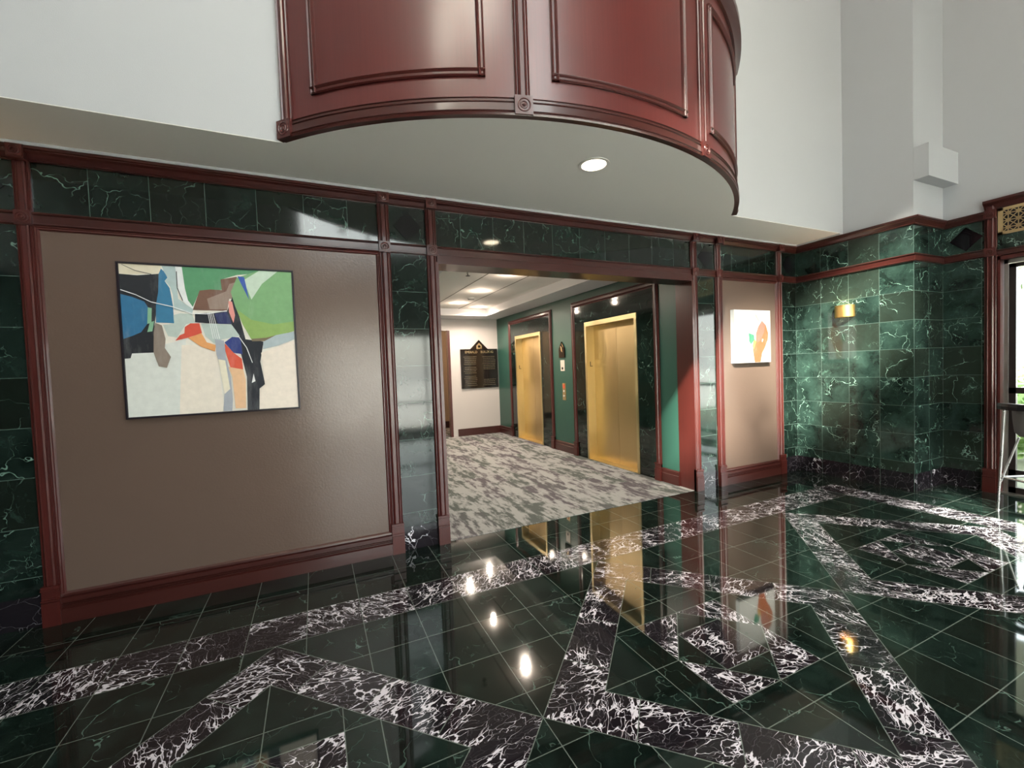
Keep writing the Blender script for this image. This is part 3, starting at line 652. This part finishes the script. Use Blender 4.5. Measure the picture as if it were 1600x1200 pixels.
# notice, plate and call station between the lifts
X = HX
d = tag(empty('emblem_plaque', (X, 2.79, 1.6)), 'small dark pointed plaque at the top of the fittings between the elevators', 'plaque')
b = MB(); b.prism([(X, y, z) for y, z in ((2.70, 1.63), (2.88, 1.63), (2.88, 1.78), (2.79, 1.90), (2.70, 1.78))], (-1, 0, 0), .02); fixn(b.build('plate', M['signblack'], d))
b = MB(); b.prism([(X-.02, y, z) for y, z in ((2.76, 1.72), (2.80, 1.74), (2.815, 1.83), (2.775, 1.80))], (-1, 0, 0), .004); b.prism([(X-.02, y, z) for y, z in ((2.73, 1.80), (2.76, 1.84), (2.765, 1.87), (2.735, 1.83))], (-1, 0, 0), .004); fixn(b.build('mark', M['signgold'], d))
d = tag(empty('wall_plate', (X, 2.79, 1.4)), 'small white plate with a dark key hole under the pointed plaque', 'plate')
MB().box(X-.008, X, 2.725, 2.855, 1.40, 1.585).build('cover', M['plate'], d)
MB().lathe((X-.008, 2.79, 1.445), (-1, 0, 0), [(.022, 0), (.022, .006), (0.0001, .007)], 20).build('keyhole', M['black'], d)
d = tag(empty('wall_mounted_call_station', (X, 2.765, .9)), 'tall narrow brass call plate with buttons between the elevators', 'call panel')
MB().box(X-.008, X, 2.715, 2.815, .90, 1.19).build('cover', M['goldframe'], d)
MB().box(X-.010, X-.008, 2.735, 2.795, 1.10, 1.17).build('notice', M['red'], d)
for z in (1.05, .97):
    MB().lathe((X-.008, 2.765, z), (-1, 0, 0), [(.020, 0), (.020, .005), (.012, .008), (0.0001, .008)], 20).build('button', M['plate'], d)

l = bpy.data.lights.new('corridor_lamp', 'POINT'); l.energy = 38.; l.color = (1, .80, .60); l.shadow_soft_size = .1
o = bpy.data.objects.new('corridor_lamp', l); COL.objects.link(o); o.location = (-4.1, 6.5, 2.45)
# ceiling fittings in the lobby
def downlight(loc, r, label, group=None, power=20., col=(1, .80, .58), mat='lamp_s', spot=120):
    e = tag(empty('downlight', loc), label, 'ceiling light', group)
    x, y, z = loc
    MB().lathe((x, y, z), (0, 0, -1), [(r*1.25, 0), (r*1.25, .004), (r, .006), (r*.98, 0)], 32).build('ring', M['plastic'], e)
    MB().lathe((x, y, z-.001), (0, 0, -1), [(r*.97, 0), (0.0001, 0.0)], 24).build('bulb', M[mat], e)
    l = bpy.data.lights.new('lamp', 'SPOT'); l.energy = power; l.color = col; l.spot_size = math.radians(spot); l.spot_blend = .6; l.shadow_soft_size = r*.8
    o = bpy.data.objects.new('downlight_lamp', l); COL.objects.link(o); o.location = (x, y, z-.03); return e
HALLPT = True
HL = [((-3.25, 1.78), 'nearest of the small round ceiling lights in the elevator lobby'), ((-3.22, 3.05), 'second small round light from the opening in the lobby ceiling'),
      ((-3.19, 4.32), 'small round lobby ceiling light beyond the smoke detector'), ((-2.62, 4.74), 'small round ceiling light nearest the directory wall corner')]
for (x, y), lb in HL:
    l = bpy.data.lights.new('ceiling_fill', 'POINT'); l.energy = HALL*.045; l.color = (1, .80, .62); l.shadow_soft_size = .04  # extra point light under each downlight, added to brighten the ceiling
    o = bpy.data.objects.new('ceiling_fill', l); COL.objects.link(o); o.location = (x, y, HT-.11)
    downlight((x, y, HT), .045, lb, 'elevator lobby downlights', HALL, (1, .86, .72), spot=170)
downlight((-3.85, -.99, ZS-.0045), .088, 'large round ceiling light glowing in the balcony underside', None, 22., (1, .82, .6), 'lamp')
d = tag(empty('smoke_detector', (-3.15, 3.72, HT)), 'round white smoke detector between the lobby ceiling lights', 'smoke detector')
MB().lathe((-3.15, 3.72, HT), (0, 0, -1), [(.07, 0), (.07, .015), (.055, .03), (.03, .04), (0.0001, .04)], 24).build('body', M['plastic'], d)
MB().lathe((-3.15, 3.72, HT-.031), (0, 0, -1), [(.052, -.004), (.056, .002), (.05, .006)], 24).build('vent_ring', M['groove'], d)
d = tag(empty('sprinkler_head', (-3.87, 1.78, HT)), 'small dark sprinkler head hanging from the lobby ceiling', 'sprinkler')
MB().lathe((-3.87, 1.78, HT), (0, 0, -1), [(.035, 0), (.035, .006), (.012, .01), (.012, .04)], 20).build('escutcheon', M['alu'], d)
MB().lathe((-3.87, 1.78, HT-.04), (0, 0, -1), [(.008, 0), (.008, .015), (.03, .018), (.03, .022), (0.0001, .022)], 20).build('deflector', M['groove'], d)

# ------------------------------------------------------------------ sconces
def sconce(name, c, nrm, label):
    e = tag(empty(name, c), label, 'wall lamp', None)
    nrm = Vector(nrm); c = Vector(c); side = Vector((0, 0, 1)).cross(nrm)
    # half drum open above and below
    MB().lathe(c, (0, 0, 1), [(.098, -.07), (.102, -.066), (.102, .066), (.098, .07), (.094, .066), (.094, -.066), (.098, -.07)], 32, a0=-PI/2, a1=PI/2, ref=nrm).build('shade', M['brass'], e)
    MB().prism([c+side*a+Vector((0, 0, z)) for a, z in ((-.07, -.05), (.07, -.05), (.07, .05), (-.07, .05))], nrm, .012).build('back_plate', M['brass'], e)
    MB().lathe(c+nrm*.045, (0, 0, 1), [(.0001, -.045), (.018, -.04), (.026, -.01), (.022, .02), (.0001, .03)], 16).build('bulb', M['lamp_s'], e)
    l = bpy.data.lights.new('sconce_lamp', 'POINT'); l.energy = 5.; l.color = (1, .62, .32); l.shadow_soft_size = .03
    o = bpy.data.objects.new('sconce_lamp', l); COL.objects.link(o); o.location = c+nrm*.05+Vector((0, 0, .035)); return e
sconce('wall_sconce', (0, -.575, 2.0), (-1, 0, 0), 'half-round brass wall lamp on the green marble side wall')
sconce('wall_sconce', (-7.95, 0, 2.0), (0, -1, 0), 'half-round brass wall lamp beside the wide brown panel')

# ------------------------------------------------------------------ pictures
def art(name, x0, x1, z0, z1, yf, polys, base_col, parent):
    """painted canvas: colour patches lie on it as thin layers of paint"""
    mats = [flat('paint_base_'+name, srgb(base_col), .5)]; idx = {}
    b = MB(); b.box(x0, x1, yf, yf+.012, z0, z1)
    for k, (c, pts) in enumerate(polys):
        if c not in idx: idx[c] = len(mats); mats.append(flat('paint_%d_%d_%d' % c, srgb(c), .5))
        y = yf - .00025*(k+1)
        b.add([(x0+(x1-x0)*u, y, z0+(z1-z0)*v) for u, v in pts], [tuple(range(len(pts)))], idx[c])
    return b.build(name, mats, parent)
d = tag(empty('framed_painting', (-6.36, 0, 1.236)), 'large square abstract painting in a thin black frame on the brown panel', 'painting')
FB = MB(); fx0, fx1, fz0, fz1 = -6.866, -5.857, 1.236, 2.248
FB.sweep([(fx0, -.006, fz0), (fx0, -.006, fz1), (fx1, -.006, fz1), (fx1, -.006, fz0)], (0, -1, 0), [(0, 0), (0, .036), (.004, .038), (.010, .038), (.012, .034), (.012, 0)], closed=True)
fixn(FB.build('frame', M['art_black'], d))
art('canvas', fx0+.012, fx1-.012, fz0+.012, fz1-.012, -.030, ART1, (228, 222, 210), d)
d = tag(empty('small_canvas', (-.90, 0, 1.43)), 'small unframed white canvas with an orange and green shape on the narrow brown panel', 'painting')
sx0, sx1, sz0, sz1 = -1.235, -.592, 1.435, 2.068
MB().box(sx0, sx1, -.046, -.006, sz0, sz1).build('stretcher', M['white'], d)
art('canvas', sx0, sx1, sz0, sz1, -.056, ART2, (182, 180, 178), d)

# ------------------------------------------------------------------ entrance door in the right wall
P = MB(); e = struct(empty('trim_pilaster.%03d' % pil_n, (XC, -1.55, 0)))
s1 = MB(); upright(s1, XC, -1.548, .09, .2, 3.0, .034, 'y'); s1.build('shaft', M['wood'], e)
plinth(e, XC, -1.548, .09, .245, .048, 'y')
for z in (2.478, 2.86):
    MB().box(XC-.040, XC, -1.638, -1.548, z-.044, z+.044).build('block', M['wood'], e)
    rosette('rosette', (XC-.040, -1.593, z), (-1, 0, 0), .082, e, .030, .003)
trim(MB().sweep([(XC, -1.548, 2.90), (XC, DY1-.1, 2.90)], (0, 0, 1), [(0, 0), (.014, 0), (.02, .006), (.016, .015), (.036, .05), (.055, .065), (.062, .075), (.062, .098), (0, .10)]))
trim(MB().sweep([(XC, -1.63, 2.425), (XC, DY1, 2.425)], (0, 0, 1), [(m, f*.8) for m, f in RAIL]))
d = tag(empty('vent_grille', (XC, -2.55, 2.64)), 'pierced brass grille above the glass entrance door', 'vent')
gy0, gy1, gz0, gz1 = -1.645, -3.45, 2.635, 2.90
b = MB(); b.box(XC-.014, XC, gy0, gy1, gz0, gz0+.028); b.box(XC-.014, XC, gy0, gy1, gz1-.028, gz1); b.box(XC-.014, XC, gy0, gy0-.035, gz0, gz1); b.box(XC-.014, XC, gy1+.035, gy1, gz0, gz1)
b.build('frame', M['goldframe'], d)
MB().box(XC-.003, XC, gy0-.035, gy1+.035, gz0+.028, gz1-.028).build('backing', M['black'], d)
b = MB(); cell = .0697
nz = 3; ny = int((abs(gy1-gy0)-.07)/cell)
for i in range(ny):
    for j in range(nz):
        cy = gy0-.035-cell*(i+.5); cz_ = gz0+.028+cell*(j+.5); h = cell/2
        for k in range(4):
            a = k*PI/4; dy, dz = math.cos(a), math.sin(a); L = h*(1 if k % 2 == 0 else 1.414)
            n_ = (-dz*.0035, dy*.0035)
            b.prism([(XC-.003, cy-dy*L+n_[0], cz_-dz*L+n_[1]), (XC-.003, cy+dy*L+n_[0], cz_+dz*L+n_[1]), (XC-.003, cy+dy*L-n_[0], cz_+dz*L-n_[1]), (XC-.003, cy-dy*L-n_[0], cz_-dz*L-n_[1])], (-1, 0, 0), .008)
        b.lathe((XC-.003, cy, cz_), (-1, 0, 0), [(.014, .008), (.014, 0), (.019, 0), (.019, .008), (.014, .008)], 12)
fixn(b.build('lattice', M['goldframe'], d))
# door: reveal, frame, glass leaf
e = struct(empty('door_1', (XC+.06, -2.5, 0)))
b = MB(); b.box(XC-.02, XC+.2, DY0-.02, DY0, 0, DZ); b.box(XC-.02, XC+.2, DY1, DY1+.02, 0, DZ); b.box(XC-.02, XC+.2, DY1, DY0, DZ-.035, DZ); b.build('reveal', M['wood'], e)
xd = XC+.05
b = MB(); b.box(xd, xd+.05, DY0-.025, DY0-.055, 0, 2.385); b.box(xd, xd+.05, DY1+.025, DY1+.055, 0, 2.385); b.box(xd, xd+.05, DY0-.025, DY1+.025, 2.345, 2.385); b.build('door_frame', M['alu'], e)
for k, (a, c) in enumerate(((DY0-.058, -2.571), (-2.575, DY1+.058))):
    b = MB(); xl = xd+.005; xr = xd+.045
    b.box(xl, xr, a, a-.05, .012, 2.34); b.box(xl, xr, c, c+.05, .012, 2.34); b.box(xl, xr, a, c, 2.30, 2.34); b.box(xl, xr, a, c, .012, .07); b.box(xl, xr, a, c, .19, .25); b.box(xl, xr, a, c, 1.03, 1.09)
    b.build('door_leaf_frame', M['bronze'], e)
    MB().box(xd+.02, xd+.026, a-.05, c+.05, .07, 2.30).build('door_glass', M['glass'], e)
MB().box(XC-.02, XC+.2, DY1, DY0, 0, .012).build('threshold', M['alu'], e)

# ------------------------------------------------------------------ bar stool by the door
SC = Vector((.1006, -2.162, 0))
d = tag(empty('bar_stool', SC), 'grey upholstered bar stool with chrome legs and black rail beside the entrance door', 'stool')
rt = Vector((.909, -.415, 0)); fw = Vector((.415, .909, 0))      # across the view, away from it
def sp(a, b_, z): return SC + rt*a + fw*b_ + Vector((0, 0, z))
b = MB(); n = 20; prof = []
# bucket back: curved shell, open towards the far side
for (z, rr_, th) in ((.70, .25, .03), (.74, .285, .035), (.85, .298, .035), (.955, .304, .03), (.965, .306, .02)):
    prof.append((z, rr_, th))
vs = []; k = len(prof)
for i in range(n+1):
    a = math.radians(-200 + 220*i/n)
    for z, r_, th in prof: vs.append(sp(math.cos(a)*r_, math.sin(a)*r_*.95, z))
    for z, r_, th in reversed(prof): vs.append(sp(math.cos(a)*(r_-th), math.sin(a)*(r_-th)*.95, z))
kk = 2*k
b.add(vs, [(i*kk+q, (i+1)*kk+q, (i+1)*kk+(q+1) % kk, i*kk+(q+1) % kk) for i in range(n) for q in range(kk)] + [tuple(range(kk)), tuple(n*kk+q for q in range(kk))[::-1]], 0, True)
b.build('backrest', M['grey_fab'], d)
b = MB(); b.lathe(SC+Vector((0, 0, .66)), (0, 0, 1), [(.0001, 0), (.16, 0), (.185, .02), (.19, .05), (.178, .075), (.13, .09), (.0001, .095)], 36); b.build('seat', M['grey_fab'], d)
b = MB(); pts = []
for i in range(n+1):
    a = math.radians(-205 + 230*i/n); pts.append(sp(math.cos(a)*.40, math.sin(a)*.29, .975))
b.sweep(pts, (0, 0, 1), [(-.055, -.012), (-.03, -.03), (.016, -.03), (.02, 0), (.016, .026), (-.055, .026)], smooth=False); b.build('arm_rail', M['black'], d)
for sx, sy in ((-1, 1), (1, 1), (-1, -1), (1, -1)):
    b = MB(); foot = sp(sx*.29, sy*.20, 0); top = sp(sx*.29, sy*.15, .965)
    b.tube(foot, top, .008, .012); b.tube(foot+Vector((0, 0, .0)), foot+Vector((0, 0, .012)), .014, .012)
    b.tube(foot*.75+top*.25, sp(sx*.225, sy*.09, .69), .008)
    b.build('leg', M['chrome'], d)
b = MB(); z = .31
q = [sp(sx*.269, sy*.184, z) for sx, sy in ((-1, 1), (1, 1), (1, -1), (-1, -1))]
for i in range(4): b.tube(q[i], q[(i+1) % 4], .010)
b.build('footrest', M['chrome'], d)

# ------------------------------------------------------------------ outside
struct(MB().box(-60, 60, -60, YB-.2, -.12, -.05).build('ground', M['ground']))
struct(MB().box(XC+.2, 60, YB-.2, 60, -.12, -.05).build('ground_verge', M['grass']))
struct(MB().box(XC+.2, 3.4, -4.2, -.9, 2.75, 2.9).build('ceiling_porch', M['soffit']))
def shrub(loc, r, h, seed, mat, nleaf=900, name='shrub', trunk=0.):
    rs = random.Random(seed); e = empty(name, loc)
    b = MB(); c = Vector(loc)
    for _ in range(nleaf):
        while True:
            p = Vector((rs.uniform(-1, 1), rs.uniform(-1, 1), rs.uniform(-1, 1)))
            if .35 < p.length < 1: break
        p = Vector((p.x*r, p.y*r, p.z*h/2)) + c + Vector((0, 0, h/2+trunk))
        s_ = rs.uniform(.05, .10); u = Vector((rs.uniform(-1, 1), rs.uniform(-1, 1), rs.uniform(-.4, 1))).normalized(); w2 = u.orthogonal().normalized()*s_*.45
        b.add([p-u*s_, p+w2, p+u*s_, p-w2], [(0, 1, 2, 3)])
    b.build('foliage', mat, e)
    b = MB()
    for i in range(5):
        a = rs.uniform(0, 6.28); b.tube(c, c+Vector((math.cos(a)*r*.5, math.sin(a)*r*.5, trunk+h*.6)), .04 if trunk else .015, .01, 8)
    b.build('stems', M['bark'], e)
    return e
shrub((3.0, -1.0, -.05), .6, 1.0, 1, M['leaf']); tag(bpy.data.objects['shrub'], 'leafy green shrub seen through the entrance door glass', 'shrub')
t = shrub((6.5, 1.4, -.05), 1.6, 3.2, 5, M['leaf2'], 2200, 'tree', 1.6); tag(t, 'green tree standing outside beyond the entrance door', 'tree')
t = shrub((5.2, -1.0, -.05), .9, 1.3, 8, M['leaf'], 1400); tag(t, 'rounded green bush behind the shrub outside the entrance', 'shrub')
bd = tag(empty('brick_building', (14, 2, 0)), 'red brick building across the street, seen through the door glass', 'building')
MB().box(13, 18, -1, 9, -.05, 4.5).build('wall', M['brick'], bd)
MB().box(12.8, 18.2, -1.2, 9.2, 4.5, 4.8).build('roof', M['alu'], bd)
for k in range(3): MB().box(12.95, 13, .2+k*2.8, 1.6+k*2.8, 1.1, 2.8).build('window', M['glass'], bd)

# ------------------------------------------------------------------ light
wd = bpy.data.worlds.new('sky'); bpy.context.scene.world = wd; wd.use_nodes = True; nt = wd.node_tree
bg = nt.nodes['Background']; sk = nt.nodes.new('ShaderNodeTexSky'); sk.sky_type = 'NISHITA'; sk.sun_disc = False
sk.sun_elevation = math.radians(38); sk.sun_rotation = math.radians(205); sk.dust_density = 3.; sk.ozone_density = 1.; sk.air_density = 1.2
mxw = nt.nodes.new('ShaderNodeMix'); mxw.data_type = 'RGBA'; mxw.inputs[0].default_value = .65; mxw.inputs[7].default_value = (1.0, 1.0, 1.0, 1)
scl = nt.nodes.new('ShaderNodeVectorMath'); scl.operation = 'SCALE'; scl.inputs['Scale'].default_value = .12
nt.links.new(sk.outputs[0], scl.inputs[0]); nt.links.new(scl.outputs[0], mxw.inputs[6]); nt.links.new(mxw.outputs[2], bg.inputs[0]); bg.inputs[1].default_value = SKY
def portal(loc, rot, sx, sy):
    l = bpy.data.lights.new('window_portal', 'AREA'); l.shape = 'RECTANGLE'; l.size = sx; l.size_y = sy; l.cycles.is_portal = True
    o = bpy.data.objects.new('window_portal', l); COL.objects.link(o); o.location = loc; o.rotation_euler = rot
for x0, x1, z0, z1 in holes: portal(((x0+x1)/2, YB-.25, (z0+z1)/2), (PI/2, 0, 0), x1-x0, z1-z0)
portal((XC+.25, (DY0+DY1)/2, 1.2), (0, PI/2, 0), 2.4, DY0-DY1)
sun = bpy.data.lights.new('sun', 'SUN'); sun.energy = SUN; sun.angle = math.radians(2.5); sun.color = (1, .91, .80)
so = bpy.data.objects.new('sun', sun); COL.objects.link(so); dv = Vector((1., 1., -1.1)).normalized()
so.rotation_euler = dv.to_track_quat('-Z', 'Y').to_euler(); so.location = (-6, -10, 9)
# warm ceiling lamps high in the lobby
for x, y in ((-7.2, -2.4), (-5.0, -4.2), (-2.4, -3.0), (-.8, -1.8), (-2.2, -5.2), (-7.2, -5.2)):
    downlight((x, y, ZT), .10, 'round recessed light high in the lobby ceiling', 'high lobby downlights', HIGH, (1, .72, .48), 'lamp', 150)

# ------------------------------------------------------------------ camera
cam = bpy.data.cameras.new('camera'); co = bpy.data.objects.new('camera', cam); COL.objects.link(co); bpy.context.scene.camera = co
cam.sensor_fit = 'HORIZONTAL'; cam.sensor_width = 36.; cam.lens = 674.47/1600*36.; cam.clip_start = .05
yaw, pit, roll = .4284, .0353, -.0375
f_ = Vector((math.sin(yaw)*math.cos(pit), math.cos(yaw)*math.cos(pit), -math.sin(pit))); r0 = Vector((math.cos(yaw), -math.sin(yaw), 0)); u0 = r0.cross(f_)
r1 = r0*math.cos(roll) + u0*math.sin(roll); u1 = -r0*-math.sin(roll)*-1 + u0*math.cos(roll)
# rows of the world-to-camera frame: right, up, back
u1 = (-1*f_).cross(r1)
co.matrix_world = Matrix(((r1.x, u1.x, -f_.x, -5.7517), (r1.y, u1.y, -f_.y, -3.5954), (r1.z, u1.z, -f_.z, 1.4702), (0, 0, 0, 1)))
sc = bpy.context.scene
sc.view_settings.view_transform = 'Standard'; sc.view_settings.look = 'None'; sc.view_settings.gamma = 1.; sc.view_settings.exposure = EXPO; sc.view_settings.use_curve_mapping = False
sc.cycles.max_bounces = 10; sc.cycles.diffuse_bounces = 5; sc.cycles.glossy_bounces = 5; sc.cycles.transparent_max_bounces = 12
sc.cycles.sample_clamp_indirect = 6.; sc.cycles.caustics_reflective = False; sc.cycles.caustics_refractive = False
sc.cycles.use_denoising = True
